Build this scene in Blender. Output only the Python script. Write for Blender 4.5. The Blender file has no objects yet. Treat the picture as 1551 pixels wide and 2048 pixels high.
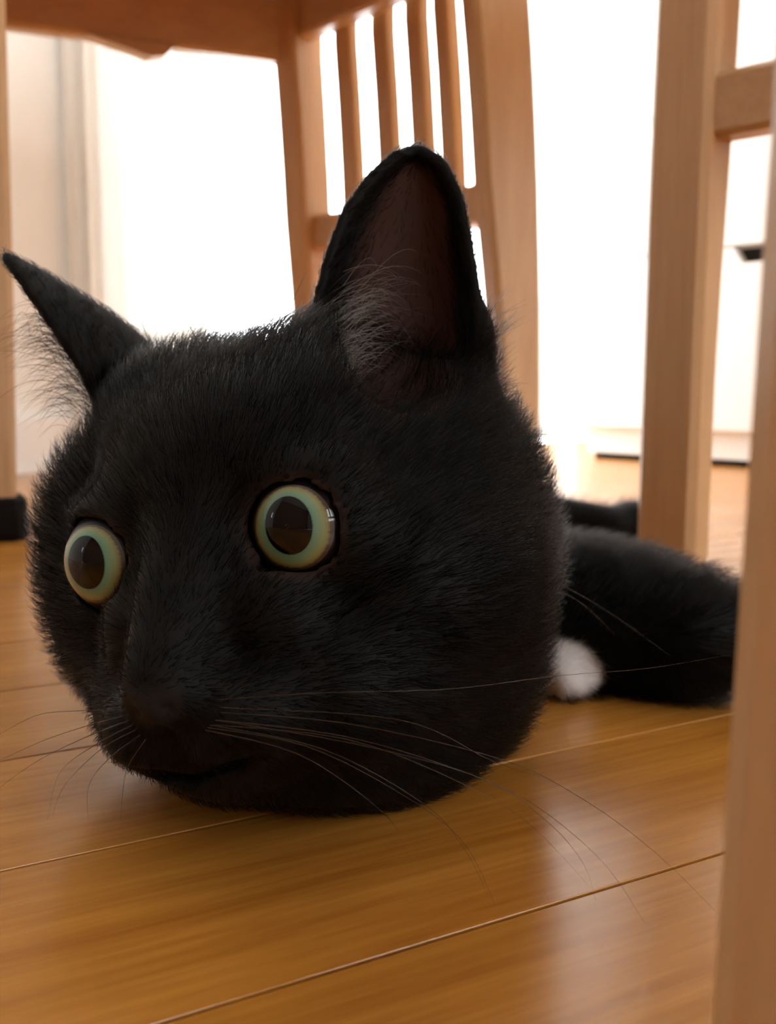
import bpy, bmesh, math, random
import numpy as np
from mathutils import Vector, Matrix, kdtree

random.seed(7)
rng = np.random.default_rng(11)
SC = bpy.context.scene
COL = SC.collection

# ------------------------------------------------------------------ camera
F = 2100.0                       # focal length in pixels of the 1551 x 2048 frame
CAM_H = 0.10
PITCH = math.atan((1024 - 765) / F)
cd = bpy.data.cameras.new('camera')
cam = bpy.data.objects.new('camera', cd)
COL.objects.link(cam)
cam.location = (0, 0, CAM_H)
cam.rotation_euler = (math.pi / 2 - PITCH, 0, 0)
cd.sensor_fit = 'VERTICAL'
cd.sensor_height = 36.0
cd.lens = F / 2048 * 36.0
cd.clip_start = 0.005
cd.dof.use_dof = True
cd.dof.focus_distance = 0.222
cd.dof.aperture_fstop = cd.lens / 1.9      # a phone lens, 1.9 mm of aperture
SC.camera = cam

# ------------------------------------------------------------------ world, exposure
world = bpy.data.worlds.new('world')
SC.world = world
world.use_nodes = True
bg = world.node_tree.nodes['Background']
bg.inputs[0].default_value = (0.93, 0.97, 1.0, 1)
bg.inputs[1].default_value = 9.0
SC.view_settings.view_transform = 'Standard'
SC.view_settings.look = 'None'
SC.view_settings.exposure = 0.47
SC.view_settings.gamma = 1.0
SC.view_settings.use_curve_mapping = False
SC.cycles.max_bounces = 5; SC.cycles.diffuse_bounces = 4; SC.cycles.glossy_bounces = 3; SC.cycles.transmission_bounces = 2
SC.cycles.use_adaptive_sampling = True; SC.cycles.adaptive_threshold = 0.13; SC.cycles.adaptive_min_samples = 16

CX = np.array([1.0, 0, 0])
CY = np.array([0, math.sin(PITCH), math.cos(PITCH)])
CZ = np.array([0, -math.cos(PITCH), math.sin(PITCH)])
C0 = np.array([0, 0, CAM_H])
def c2w(v):                       # camera axes (right, up, towards viewer) -> world, metres
    return C0 + v[0] * CX + v[1] * CY + v[2] * CZ
def W(px, py, d):                 # a measured place of the photograph at its real distance
    return c2w(((px - 775.5) / F * d, (1024 - py) / F * d, -d))
def G(px, py):                    # the floor point seen there
    r = (px - 775.5) / F * CX + (1024 - py) / F * CY - CZ
    return C0 + r * (CAM_H / -r[2])

# ------------------------------------------------------------------ helpers
def link(o, parent=None):
    COL.objects.link(o)
    if parent is not None:
        o.parent = parent
    return o
def mesh_obj(name, verts, faces, mat, parent=None, smooth=False):
    me = bpy.data.meshes.new(name)
    me.from_pydata([tuple(v) for v in verts], [], faces)
    me.update()
    if mat: me.materials.append(mat)
    if smooth:
        for p in me.polygons: p.use_smooth = True
    return link(bpy.data.objects.new(name, me), parent)
def bm_obj(name, bm, mat, parent=None, smooth=False):
    bmesh.ops.recalc_face_normals(bm, faces=bm.faces)
    me = bpy.data.meshes.new(name)
    bm.to_mesh(me); bm.free()
    if mat: me.materials.append(mat)
    if smooth:
        for p in me.polygons: p.use_smooth = True
    return link(bpy.data.objects.new(name, me), parent)
def empty(name, loc, rz=0):
    o = bpy.data.objects.new(name, None)
    o.empty_display_size = 0.03
    o.location = loc; o.rotation_euler = (0, 0, rz)
    return link(o)
def tag(o, label=None, cat=None, group=None, kind=None):
    if label: o['label'] = label
    if cat: o['category'] = cat
    if group: o['group'] = group
    if kind: o['kind'] = kind
    return o
def add_box(bm, c, s, bev=0.0):
    r = bmesh.ops.create_cube(bm, size=1.0)
    for v in r['verts']:
        v.co = Vector((c[0] + v.co.x * s[0], c[1] + v.co.y * s[1], c[2] + v.co.z * s[2]))
    if bev > 0:
        es = list({e for v in r['verts'] for e in v.link_edges})
        bmesh.ops.bevel(bm, geom=es, offset=bev, segments=2, affect='EDGES', profile=0.6)
def box_obj(name, c, s, mat, parent=None, bev=0.0):
    bm = bmesh.new(); add_box(bm, c, s, bev)
    return bm_obj(name, bm, mat, parent)
def sweep(name, pts, ax, ay, sizes, mat, parent=None, bev=0.003):
    """a bar of rectangular section with softened edges: pts = centres, ax/ay = section axes, sizes = (wx, wy) at each"""
    V = []; n = 8
    for p, a, b, (w, d) in zip(pts, ax, ay, sizes):
        p = np.array(p, float); a = np.array(a, float); b = np.array(b, float)
        w2, d2 = w / 2, d / 2
        for u, v in ((w2 - bev, d2), (w2, d2 - bev), (w2, -d2 + bev), (w2 - bev, -d2),
                     (-w2 + bev, -d2), (-w2, -d2 + bev), (-w2, d2 - bev), (-w2 + bev, d2)):
            V.append(p + a * u + b * v)
    Fc = []
    m = len(pts)
    for i in range(m - 1):
        for k in range(n):
            Fc.append((i * n + k, i * n + (k + 1) % n, (i + 1) * n + (k + 1) % n, (i + 1) * n + k))
    Fc.append(tuple(range(n))); Fc.append(tuple((m - 1) * n + k for k in reversed(range(n))))
    bm = bmesh.new()
    vs = [bm.verts.new(tuple(v)) for v in V]
    for f in Fc: bm.faces.new([vs[i] for i in f])
    return bm_obj(name, bm, mat, parent)

# ------------------------------------------------------------------ materials
def new_mat(name):
    m = bpy.data.materials.new(name); m.use_nodes = True
    nt = m.node_tree
    return m, nt, nt.nodes['Principled BSDF']
def simple(name, col, rough=0.5, spec=0.5, bump=0.0, bscale=200.0):
    m, nt, b = new_mat(name)
    b.inputs['Base Color'].default_value = (*col, 1)
    b.inputs['Roughness'].default_value = rough
    b.inputs['Specular IOR Level'].default_value = spec
    if bump:
        t = nt.nodes.new('ShaderNodeTexNoise'); t.inputs['Scale'].default_value = bscale
        k = nt.nodes.new('ShaderNodeBump'); k.inputs['Strength'].default_value = bump; k.inputs['Distance'].default_value = 0.001
        nt.links.new(t.outputs[0], k.inputs['Height']); nt.links.new(k.outputs[0], b.inputs['Normal'])
    return m
def wood(name, dark, light, stretch, scale, rough, spec=0.5, vary=0.0, bump=0.02, coat=0.0):
    m, nt, b = new_mat(name)
    N = nt.nodes.new; L = nt.links.new
    tc = N('ShaderNodeTexCoord'); mp = N('ShaderNodeMapping')
    mp.inputs['Scale'].default_value = stretch
    oi = N('ShaderNodeObjectInfo')
    off = N('ShaderNodeVectorMath'); off.operation = 'ADD'
    sc = N('ShaderNodeVectorMath'); sc.operation = 'SCALE'; sc.inputs[0].default_value = (7.3, 3.1, 5.7)
    L(oi.outputs['Random'], sc.inputs['Scale'])
    L(tc.outputs['Object'], off.inputs[0]); L(sc.outputs[0], off.inputs[1])
    L(off.outputs[0], mp.inputs['Vector'])
    n1 = N('ShaderNodeTexNoise'); n1.inputs['Scale'].default_value = scale; n1.inputs['Detail'].default_value = 6; n1.inputs['Roughness'].default_value = 0.62
    n1.inputs['Distortion'].default_value = 0.6
    n2 = N('ShaderNodeTexNoise'); n2.inputs['Scale'].default_value = scale * 6; n2.inputs['Detail'].default_value = 3
    L(mp.outputs[0], n1.inputs['Vector']); L(mp.outputs[0], n2.inputs['Vector'])
    mx = N('ShaderNodeMix'); mx.data_type = 'FLOAT'; mx.inputs[0].default_value = 0.35
    L(n1.outputs[0], mx.inputs[2]); L(n2.outputs[0], mx.inputs[3])
    rp = N('ShaderNodeValToRGB')
    rp.color_ramp.elements[0].position = 0.34; rp.color_ramp.elements[0].color = (*dark, 1)
    rp.color_ramp.elements[1].position = 0.66; rp.color_ramp.elements[1].color = (*light, 1)
    L(mx.outputs[0], rp.inputs[0])
    hsv = N('ShaderNodeHueSaturation')
    mr = N('ShaderNodeMapRange'); mr.inputs[3].default_value = 1 - vary; mr.inputs[4].default_value = 1 + vary
    L(oi.outputs['Random'], mr.inputs[0]); L(mr.outputs[0], hsv.inputs['Value']); L(rp.outputs[0], hsv.inputs['Color'])
    L(hsv.outputs[0], b.inputs['Base Color'])
    b.inputs['Roughness'].default_value = rough
    b.inputs['Specular IOR Level'].default_value = spec
    b.inputs['Coat Weight'].default_value = coat; b.inputs['Coat Roughness'].default_value = 0.12
    bp = N('ShaderNodeBump'); bp.inputs['Strength'].default_value = bump * 10; bp.inputs['Distance'].default_value = 0.0003
    L(mx.outputs[0], bp.inputs['Height']); L(bp.outputs[0], b.inputs['Normal'])
    return m
M_FLOOR = wood('varnished_floorboard', (0.33, 0.115, 0.014), (0.49, 0.205, 0.032), (5, 90, 90), 1.0, 0.24, 0.5, 0.10, 0.012)
M_BEECH = wood('beech', (0.50, 0.285, 0.135), (0.60, 0.37, 0.19), (60, 60, 4), 1.0, 0.42, 0.4, 0.03, 0.01)
M_BEECH_X = wood('beech_across', (0.50, 0.285, 0.135), (0.60, 0.37, 0.19), (4, 60, 60), 1.0, 0.42, 0.4, 0.03, 0.01)
M_WALL = simple('white_wall', (0.86, 0.85, 0.82), 0.8, 0.2, 0.15, 350)
M_UNSEEN = simple('dark_unseen_wall', (0.22, 0.12, 0.06), 0.6, 0.3)  # finish made up for the unseen wall, dark to cut bounced light
M_CEIL = simple('white_ceiling', (0.86, 0.86, 0.84), 0.9, 0.2)
M_CAB = simple('white_lacquer', (0.86, 0.85, 0.83), 0.35, 0.4)
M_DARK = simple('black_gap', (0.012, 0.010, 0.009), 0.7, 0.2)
M_RED = simple('dark_red_fabric', (0.30, 0.035, 0.018), 0.85, 0.2, 0.4, 900)
M_FELT = simple('black_felt', (0.012, 0.010, 0.010), 0.95, 0.1, 0.5, 1500)
M_PANE = bpy.data.materials.new('window_glass'); M_PANE.use_nodes = True
_nt = M_PANE.node_tree; _t = _nt.nodes.new('ShaderNodeBsdfTransparent'); _g = _nt.nodes.new('ShaderNodeBsdfGlossy'); _m = _nt.nodes.new('ShaderNodeMixShader')
_g.inputs['Roughness'].default_value = 0.02; _m.inputs[0].default_value = 0.04; _t.inputs[0].default_value = (0.98, 0.99, 0.985, 1)
_nt.links.new(_t.outputs[0], _m.inputs[1]); _nt.links.new(_g.outputs[0], _m.inputs[2]); _nt.links.new(_m.outputs[0], _nt.nodes['Material Output'].inputs[0])
M_FRAME = simple('window_frame_white', (0.8, 0.8, 0.78), 0.4)

# ------------------------------------------------------------------ the room: corner behind the cabinet, axes along the walls
e1 = np.array([0.68, -0.733]); e1 /= np.linalg.norm(e1)      # along the cabinet wall, towards the window wall
e2 = np.array([e1[1], -e1[0]])                               # along the white wall, towards the left of the picture
O = np.array([0.25, 1.78]) - 0.34 * e2                       # the room's corner, behind the cabinet
RZ = math.atan2(e1[1], e1[0])
L1, L2, HC = 3.7, 4.0, 2.4
def RW(a, b, z=0.0):
    p = O + a * e1 + b * e2
    return (p[0], p[1], z)
def room_box(name, a0, a1, b0, b1, z0, z1, mat, parent=None, kind='structure', bev=0.0):
    """a box given in room axes"""
    bm = bmesh.new()
    add_box(bm, ((a0 + a1) / 2, -(b0 + b1) / 2, (z0 + z1) / 2), (a1 - a0, b1 - b0, z1 - z0), bev)
    M = Matrix.Translation((O[0], O[1], 0)) @ Matrix.Rotation(RZ, 4, 'Z')
    bmesh.ops.transform(bm, matrix=M, verts=bm.verts)
    o = bm_obj(name, bm, mat, parent)
    if kind: o['kind'] = kind
    return o
# e2 = e1 turned by -90 degrees, so room b runs along local -y
T = 0.12
room_box('wall_right', -T, L1, -T, 0, 0, HC, M_WALL)
room_box('ceiling', -T, L1 + T, -T, L2 + T, HC, HC + 0.1, M_CEIL)
def b_at(px):                     # where the view through that column of the photograph meets the white wall
    k = (px - 775.5) / F
    return (k * O[1] - O[0]) / (e2[0] - k * e2[1])
def window_wall(wall_name, A0, A1, mat, wins, sign):
    """a wall with a glazed opening at room a = A0..A1; sign: +1 when outdoors lies towards larger a"""
    wf = empty(wall_name, RW((A0 + A1) / 2, L2 / 2)); wf['kind'] = 'structure'
    iw = Matrix.Translation(wf.location).inverted()
    cur = -T; panels = []
    for _, wb0, wb1, wz0, wz1, _ in wins:
        panels += [(cur, wb0, 0, HC), (wb0, wb1, wz1, HC), (wb0, wb1, 0, wz0)]; cur = wb1
    panels.append((cur, L2 + T, 0, HC))
    for b0, b1, z0, z1 in panels:
        if z1 - z0 < 0.002: continue
        o = room_box('wall_panel', A0, A1, b0, b1, z0, z1, mat, None, None)
        o.parent = wf; o.matrix_parent_inverse = iw
    am = (A0 + A1) / 2 + sign * 0.02
    for win_name, wb0, wb1, wz0, wz1, bars in wins:
        win = empty(win_name, RW(am, (wb0 + wb1) / 2, wz0)); win['kind'] = 'structure'
        iv = Matrix.Translation(win.location).inverted()
        pcs = [(wb0, wb1, wz0, wz0 + 0.02), (wb0, wb1, wz1 - 0.03, wz1)]
        pcs += [(b - 0.015, b + 0.015, wz0 + 0.02, wz1 - 0.03) for b in bars]
        for b0, b1, z0, z1 in pcs:
            o = room_box('window_frame', am - 0.02, am + 0.02, b0, b1, z0, z1, M_FRAME, None, None)
            o.parent = win; o.matrix_parent_inverse = iv
        for b0, b1 in zip(bars[:-1], bars[1:]):
            o = room_box('pane', am - 0.002, am + 0.002, b0 + 0.015, b1 - 0.015, wz0 + 0.02, wz1 - 0.03, M_PANE, None, None)
            o.parent = win; o.matrix_parent_inverse = iv
        pl = bpy.data.lights.new('window_portal', 'AREA')
        pl.shape = 'RECTANGLE'; pl.size = wb1 - wb0; pl.size_y = wz1 - wz0
        pl.cycles.is_portal = True
        po = bpy.data.objects.new('window_portal', pl); COL.objects.link(po)
        po.location = RW(am + sign * 0.05, (wb0 + wb1) / 2, (wz0 + wz1) / 2)
        po.rotation_euler = Vector((-sign * e1[0], -sign * e1[1], 0)).to_track_quat('-Z', 'Z').to_euler()
WB0, WB1 = b_at(1150), b_at(235)
window_wall('wall_back', -T, 0, M_WALL, [('window_1', WB0, WB1, 0.0, 2.1, [WB0 + 0.015, WB1 - 0.015]),
                                         ('window_3', 3.34, 3.64, 0.55, 0.90, [3.355, 3.625])], -1)   # the small one makes the dot in the cat's eyes
window_wall('wall_front', L1, L1 + T, M_WALL, [('window_2', 0.35, 2.2, 0.65, 2.1, [0.365, 1.275, 2.185])], 1)
room_box('wall_left', -T, L1, L2, L2 + T, 0, HC, M_UNSEEN)

# ------------------------------------------------------------------ floorboards
pa = G(0, 1744); pb = G(1463, 1427); qa = G(309, 2048); qb = G(1463, 1701)
sd = ((pb - pa) / np.linalg.norm(pb - pa) + (qb - qa) / np.linalg.norm(qb - qa)); sd = sd[:2] / np.linalg.norm(sd[:2])
sn = np.array([-sd[1], sd[0]])                         # across the boards, away from the camera
offA = float(((pa + pb) / 2)[:2] @ sn); offB = float(((qa + qb) / 2)[:2] @ sn)
PW = offA - offB
print('PLANK', sd, offA, offB, PW)
floor = room_box('floor', -T, L1 + T, -T, L2 + T, -0.10, -0.013, M_DARK)
ANG = math.atan2(sd[1], sd[0])
def inside(s, n, mg=0.0):
    p = s * sd + n * sn - O
    a, b = p @ e1, p @ e2
    return -mg < a < L1 + mg and -mg < b < L2 + mg
PLEN = 1.82
def plank_mesh(length):
    bm = bmesh.new()
    add_box(bm, (0, 0, -0.006), (length - 0.0006, PW - 0.0010, 0.012))
    es = [e for e in bm.edges if all(v.co.z > -0.001 for v in e.verts)]
    bmesh.ops.bevel(bm, geom=es, offset=0.00018, segments=2, affect='EDGES', profile=0.5)
    bmesh.ops.recalc_face_normals(bm, faces=bm.faces)
    me = bpy.data.meshes.new('plank'); bm.to_mesh(me); bm.free(); me.materials.append(M_FLOOR)
    return me
pm = plank_mesh(PLEN)
far = []
row_off = {}
for k in range(-40, 75):
    n = offA + (k - 0.5) * PW
    st = random.Random(k * 31 + 5).random() * PLEN
    if k <= 9: st = 1.1 + 0.35 * ((k * 5) % 3)      # the photograph shows no butt joints close by
    for j in range(-6, 7):
        s = st + (j - 0.5) * PLEN
        if not (inside(s, n, 0.0) or inside(s - PLEN / 2, n, 0.0) or inside(s + PLEN / 2, n, 0.0)): continue
        ok = inside(s - PLEN / 2, n, 0.10) and inside(s + PLEN / 2, n, 0.10)
        c = s * sd + n * sn
        near = -3 <= k <= 22 and inside(s - PLEN / 2, n, 0.1) and inside(s + PLEN / 2, n, 0.1)
        if near:
            o = bpy.data.objects.new('plank', pm); link(o)
            o.location = (c[0], c[1], 0); o.rotation_euler = (0, 0, ANG)
            o.parent = floor
        else:
            s0, s1 = s - PLEN / 2, s + PLEN / 2
            while s0 < s1 and not inside(s0, n, 0.04): s0 += 0.03
            while s1 > s0 and not inside(s1, n, 0.04): s1 -= 0.03
            if s1 - s0 > 0.05: far.append((s0, s1, n))
bm = bmesh.new()
for s0, s1, n in far:
    r = bmesh.ops.create_cube(bm, size=1.0)
    for v in r['verts']:
        v.co = Vector((v.co.x * (s1 - s0 - 0.0006) + (s0 + s1) / 2, v.co.y * (PW - 0.0008) + n, -0.006 + v.co.z * 0.012))
o = bm_obj('far_planks', bm, M_FLOOR, floor); o.rotation_euler = (0, 0, ANG); o['kind'] = 'stuff'

# skirting along the two visible walls
room_box('baseboard_back', 0, 0.012, WB1 + 0.01, L2, 0, 0.06, M_CAB)

# ------------------------------------------------------------------ white drawer cabinet
def place_cabinet():
    # front plane through the measured foot of its left end
    g0 = G(1147, 915)[:2]; 
    rel = g0 - O
    a0, b0 = rel @ e1, rel @ e2
    print('CAB', a0, b0)
    wd, hgt = 0.70, 0.72
    root = empty('drawer_cabinet', RW(a0 + wd / 2, b0 / 2)); tag(root, 'white lacquered chest of drawers on the floor behind the right-hand chair', 'cabinet')
    inv = Matrix.Translation(root.location).inverted()
    def P(name, A0, A1, B0, B1, z0, z1, mat, par=None, bev=0.0):
        o = room_box(name, A0, A1, B0, B1, z0, z1, mat, None, None, bev)
        o.parent = par or root
        if par is None: o.matrix_parent_inverse = inv
        return o
    bb = 0.01
    P('body', a0, a0 + wd, bb, b0 - 0.018, 0.05, hgt, M_CAB)
    P('plinth', a0 + 0.012, a0 + wd - 0.012, bb + 0.02, b0 - 0.014, 0.008, 0.05, M_CAB)
    P('shadow_gap', a0 + 0.02, a0 + wd - 0.02, bb + 0.03, b0 - 0.020, 0.0, 0.008, M_DARK)  # solid black strip, the shade under the plinth put in as colour
    P('top_panel', a0 - 0.006, a0 + wd + 0.006, bb, b0 + 0.004, hgt, hgt + 0.018, M_CAB, None, 0.002)
    z = 0.042
    for dh in (0.2145, 0.163, 0.262):
        z1 = z + dh
        # a front with a trapezoid finger notch in its upper edge
        bm = bmesh.new()
        u0, u1, t0, t1 = a0 + 0.002, a0 + wd - 0.002, z + 0.0015, z1 - 0.0015
        h0, h1 = a0 + 0.222, a0 + wd - 0.222
        prof = [(u0, t0), (u1, t0), (u1, t1), (h1, t1), (h1 - 0.010, t1 - 0.018), (h0 + 0.010, t1 - 0.018), (h0, t1), (u0, t1)]
        vs0 = [bm.verts.new((u, -b0, t)) for u, t in prof]; vs1 = [bm.verts.new((u, -(b0 - 0.017), t)) for u, t in prof]
        bm.faces.new(vs0); bm.faces.new(vs1[::-1])
        for q in range(8): bm.faces.new((vs0[q], vs1[q], vs1[(q + 1) % 8], vs0[(q + 1) % 8]))
        M = Matrix.Translation((O[0], O[1], 0)) @ Matrix.Rotation(RZ, 4, 'Z')
        bmesh.ops.transform(bm, matrix=M, verts=bm.verts)
        d = bm_obj('drawer', bm, M_CAB, root); d.matrix_parent_inverse = inv
        P('notch_shade', h0 + 0.001, h1 - 0.001, b0 - 0.0178, b0 - 0.0155, t1 - 0.020, t1, M_DARK, d)  # black sheet inside the notch, painting in the shade of the cutout
        z = z1
place_cabinet()

# ------------------------------------------------------------------ chairs with long slatted backs
def chair(P1, P2, Fn, Ff, label, turn=0.33, seat_h=0.445, ap_lo=0.39, rail_z=0.24, splay=0.019, dep=0.049, wid=0.026, slats=(0.22, 0.40, 0.57, 0.72), caps=True, rail_h=0.032, leg_out=(0.003, 0.16)):
    """P1/P2: back posts (at the apron), Fn/Ff: front legs next to P2/P1; plan positions in metres"""
    P1, P2, Fn, Ff = (np.array(p, float) for p in (P1, P2, Fn, Ff))
    mid = (P1 + P2 + Fn + Ff) / 4
    root = empty('dining_chair', (mid[0], mid[1], 0)); tag(root, label, 'chair')
    inv = Matrix.Translation(root.location).inverted()
    def adopt(o):
        o.parent = root; o.matrix_parent_inverse = inv; return o
    ch = P2 - P1; cl = np.linalg.norm(ch); ch /= cl
    bk = np.array([ch[1], -ch[0]])
    if bk @ ((P1 + P2) / 2 - mid) < 0: bk = -bk            # pointing to the back of the chair
    sag = cl / 2 * math.tan(turn / 4)
    def arc(t):                                            # t 0..1 across the curved back: place, tangent, backward normal
        th = (t - 0.5) * turn
        R = cl / 2 / math.sin(turn / 2)
        p = (P1 + P2) / 2 + ch * R * math.sin(th) + bk * (R * math.cos(th) - R * math.cos(turn / 2))
        tg = ch * math.cos(th) - bk * math.sin(th); nb = bk * math.cos(th) + ch * math.sin(th)
        return p, tg, nb
    def lean(z):                                           # backward offset of posts and slats at height z
        if z < 0.42: return splay * (1 - (z / 0.42) ** 2.5)
        return 0.11 * ((z - 0.42) / 0.5) ** 1.5
    def deep(z):
        return dep * float(np.interp(z, [0, 0.12, 0.24, 0.42, 0.6, 0.95], [0.70, 0.72, 0.94, 1.0, 0.85, 0.55]))
    zs = [0.0, 0.05, 0.1, 0.15, 0.2, 0.25, 0.3, 0.35, 0.40, 0.45, 0.55, 0.68, 0.82, 0.95]
    for t in (0, 1):
        p, tg, nb = arc(t)
        pts = [(*(p + nb * (lean(z) + (dep - deep(z)) / 2)), z) for z in zs]
        szs = [(wid, deep(z)) for z in zs]
        adopt(sweep('back_post', pts, [(*tg, 0)] * len(zs), [(*nb, 0)] * len(zs), szs, M_BEECH, bev=0.004))
    for t in slats:
        p, tg, nb = arc(t)
        zz = [z for z in zs if z > rail_z]; zz = [rail_z] + zz[:-1] + [0.90]
        pts = [(*(p + nb * lean(z)), z) for z in zz]
        adopt(sweep('slat', pts, [(*tg, 0)] * len(zz), [(*nb, 0)] * len(zz), [(0.021, 0.013)] * len(zz), M_BEECH, bev=0.002))
    for nm, zc, hh in (('low_rail', rail_z, rail_h), ('top_rail', 0.915, 0.06)):
        ts = np.linspace(0.03, 0.97, 9); A = [arc(t) for t in ts]
        off = lean(zc)
        adopt(sweep(nm, [(*(a[0] + a[2] * off), zc) for a in A], [(0, 0, 1)] * 9, [(*a[2], 0) for a in A], [(hh, 0.021)] * 9, M_BEECH_X, bev=0.003))
    # front legs
    for Pf, Pb in ((Fn, P2), (Ff, P1)):
        d = (Pf - Pb) / np.linalg.norm(Pf - Pb); s = np.array([-d[1], d[0]])
        adopt(sweep('front_leg', [(*(Pf + (d * 0.002 - (s if s @ (Pf - mid) < 0 else -s) * leg_out[0]) * (1 - z / leg_out[1] if z < leg_out[1] else 0)), z) for z in (0, 0.15, 0.3, seat_h - 0.006)], [(*s, 0)] * 4, [(*d, 0)] * 4,
                    [(0.026, 0.026), (0.030, 0.030), (0.034, 0.034), (0.036, 0.036)], M_BEECH, bev=0.004))
        if caps: adopt(sweep('leg_cap', [(*Pf, z) for z in (0.0, 0.004, 0.026, 0.028)], [(*s, 0)] * 4, [(*d, 0)] * 4,
                    [(0.034, 0.034), (0.038, 0.038), (0.036, 0.036), (0.032, 0.032)], M_FELT, bev=0.008))
    # aprons
    def apron(a, b, out, lo=ap_lo, hi=seat_h):
        d = (b - a); ln = np.linalg.norm(d); d /= ln; s = np.array([-d[1], d[0]])
        a2, b2 = a + d * 0.010, b - d * 0.010
        zc, hh = (lo + hi) / 2, hi - lo
        adopt(sweep('apron', [(*a2, zc), (*b2, zc)], [(0, 0, 1)] * 2, [(*s, 0)] * 2, [(hh, 0.020)] * 2, M_BEECH_X, bev=0.003))
    apron(P1, Ff, 0); apron(P2, Fn, 0); apron(Fn, Ff, 0); 
    apron(P1, P2, 0, ap_lo + 0.02)
    # upholstered seat, its red underside showing between the aprons
    bm = bmesh.new()
    def inset(p, k): return mid + (p - mid) * k
    cs = [inset(P1, 0.98), inset(P2, 0.98), inset(Fn, 1.06), inset(Ff, 1.06)]
    lo = [bm.verts.new((*c, seat_h)) for c in cs]; hi = [bm.verts.new((*inset(c, 0.96), seat_h + 0.035)) for c in cs]
    bm.faces.new(lo[::-1]); bm.faces.new(hi)
    for q in range(4): bm.faces.new((lo[q], lo[(q + 1) % 4], hi[(q + 1) % 4], hi[q]))
    bmesh.ops.bevel(bm, geom=list(bm.edges), offset=0.010, segments=3, affect='EDGES', profile=0.5)
    adopt(bm_obj('seat', bm, M_RED, None, True))
    return root, adopt

# the chair behind the cat, seen from under its seat
KS = 1.12
p1 = np.array([-0.075, 0.905]) * KS
p2 = np.array([0.068, 0.735]) * KS
dF = np.array([-0.91, -0.41])
c1, adopt1 = chair(p1, p2, p2 + dF * 0.372 + np.array([0.0105, 0]), p1 + dF * 0.372, 'beech slat-back chair with dark red seat standing behind the cat', turn=0.62)
# a wooden cleat under the far apron
a = p1 + dF * 0.115; b = p1 + dF * 0.175; dd = dF / np.linalg.norm(dF)
bm = bmesh.new()
sv = np.array([-dd[1], dd[0]])
prof = [(0.0, 0.0), (0.010, -0.010), (0.022, -0.012), (0.075, 0.0)]
f0 = [bm.verts.new((*(a + dd * u + sv * 0.012), 0.391 + z)) for u, z in prof]
f1 = [bm.verts.new((*(a + dd * u - sv * 0.006), 0.391 + z)) for u, z in prof]
bm.faces.new(f0); bm.faces.new(f1[::-1])
for q in range(4): bm.faces.new((f0[q], f1[q], f1[(q + 1) % 4], f0[(q + 1) % 4]))
adopt1(bm_obj('cleat', bm, M_BEECH_X))

# the chair on the right, turned away: one back post stands behind the cat's foreleg
q1 = np.array([0.167, 0.582])
cdir = np.array([0.755, -0.656]); fdir = np.array([0.656, 0.755])
q2 = q1 + cdir * 0.275
c2, adopt2 = chair(q1, q2, q2 + fdir * 0.372 + cdir * 0.02, q1 + fdir * 0.372 - cdir * 0.02, 'beech chair turned away, its back post standing behind the black foreleg', turn=0.2, splay=0.010,
                   dep=0.030, wid=0.036, rail_z=0.241, slats=(0.22, 0.40, 0.57, 0.74), caps=False)
# a third chair, only its front leg in the picture, close beside the lens
qn = np.array([0.0547, 0.102]) - e2 * 0.0154
c3, adopt3 = chair(qn + e1 * 0.372, qn + e1 * 0.372 - e2 * 0.275, qn - e2 * 0.285, qn, 'beech chair nearest the lens, one blurred front leg at the right edge', turn=0.3, caps=False, leg_out=(0.022, 0.30))

# ------------------------------------------------------------------ the sheer curtain at the left of the bright window
M_SHEER = bpy.data.materials.new('sheer_cloth'); M_SHEER.use_nodes = True
nt = M_SHEER.node_tree; b = nt.nodes['Principled BSDF']; out = nt.nodes['Material Output']
b.inputs['Base Color'].default_value = (0.86, 0.83, 0.78, 1); b.inputs['Roughness'].default_value = 0.9
tr = nt.nodes.new('ShaderNodeBsdfTranslucent'); tr.inputs[0].default_value = (0.55, 0.52, 0.48, 1)
mx = nt.nodes.new('ShaderNodeMixShader'); mx.inputs[0].default_value = 0.3
nt.links.new(b.outputs[0], mx.inputs[1]); nt.links.new(tr.outputs[0], mx.inputs[2]); nt.links.new(mx.outputs[0], out.inputs[0])
cu0, cu1 = b_at(400), b_at(140)
nU, nV = 90, 10
Vc = []; Fc = []
for i in range(nU + 1):
    u = i / nU
    bb_ = cu0 + (cu1 - cu0) * u
    for j in range(nV + 1):
        z = 0.03 + 2.1 * j / nV
        am = 0.02 + 0.005 * math.sin(u * 30) * (1.15 - 0.3 * j / nV) + 0.002 * math.sin(u * 71 + 1)
        Vc.append(RW(am, bb_, z))
for i in range(nU):
    for j in range(nV):
        k = i * (nV + 1) + j
        Fc.append((k, k + nV + 1, k + nV + 2, k + 1))
cur = mesh_obj('curtain', Vc, Fc, M_SHEER, None, True)
tag(cur, 'white sheer curtain hanging at the left of the bright window', 'curtain')

# ------------------------------------------------------------------ the cat: one continuous body from blended forms
VOX = 0.0014
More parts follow.
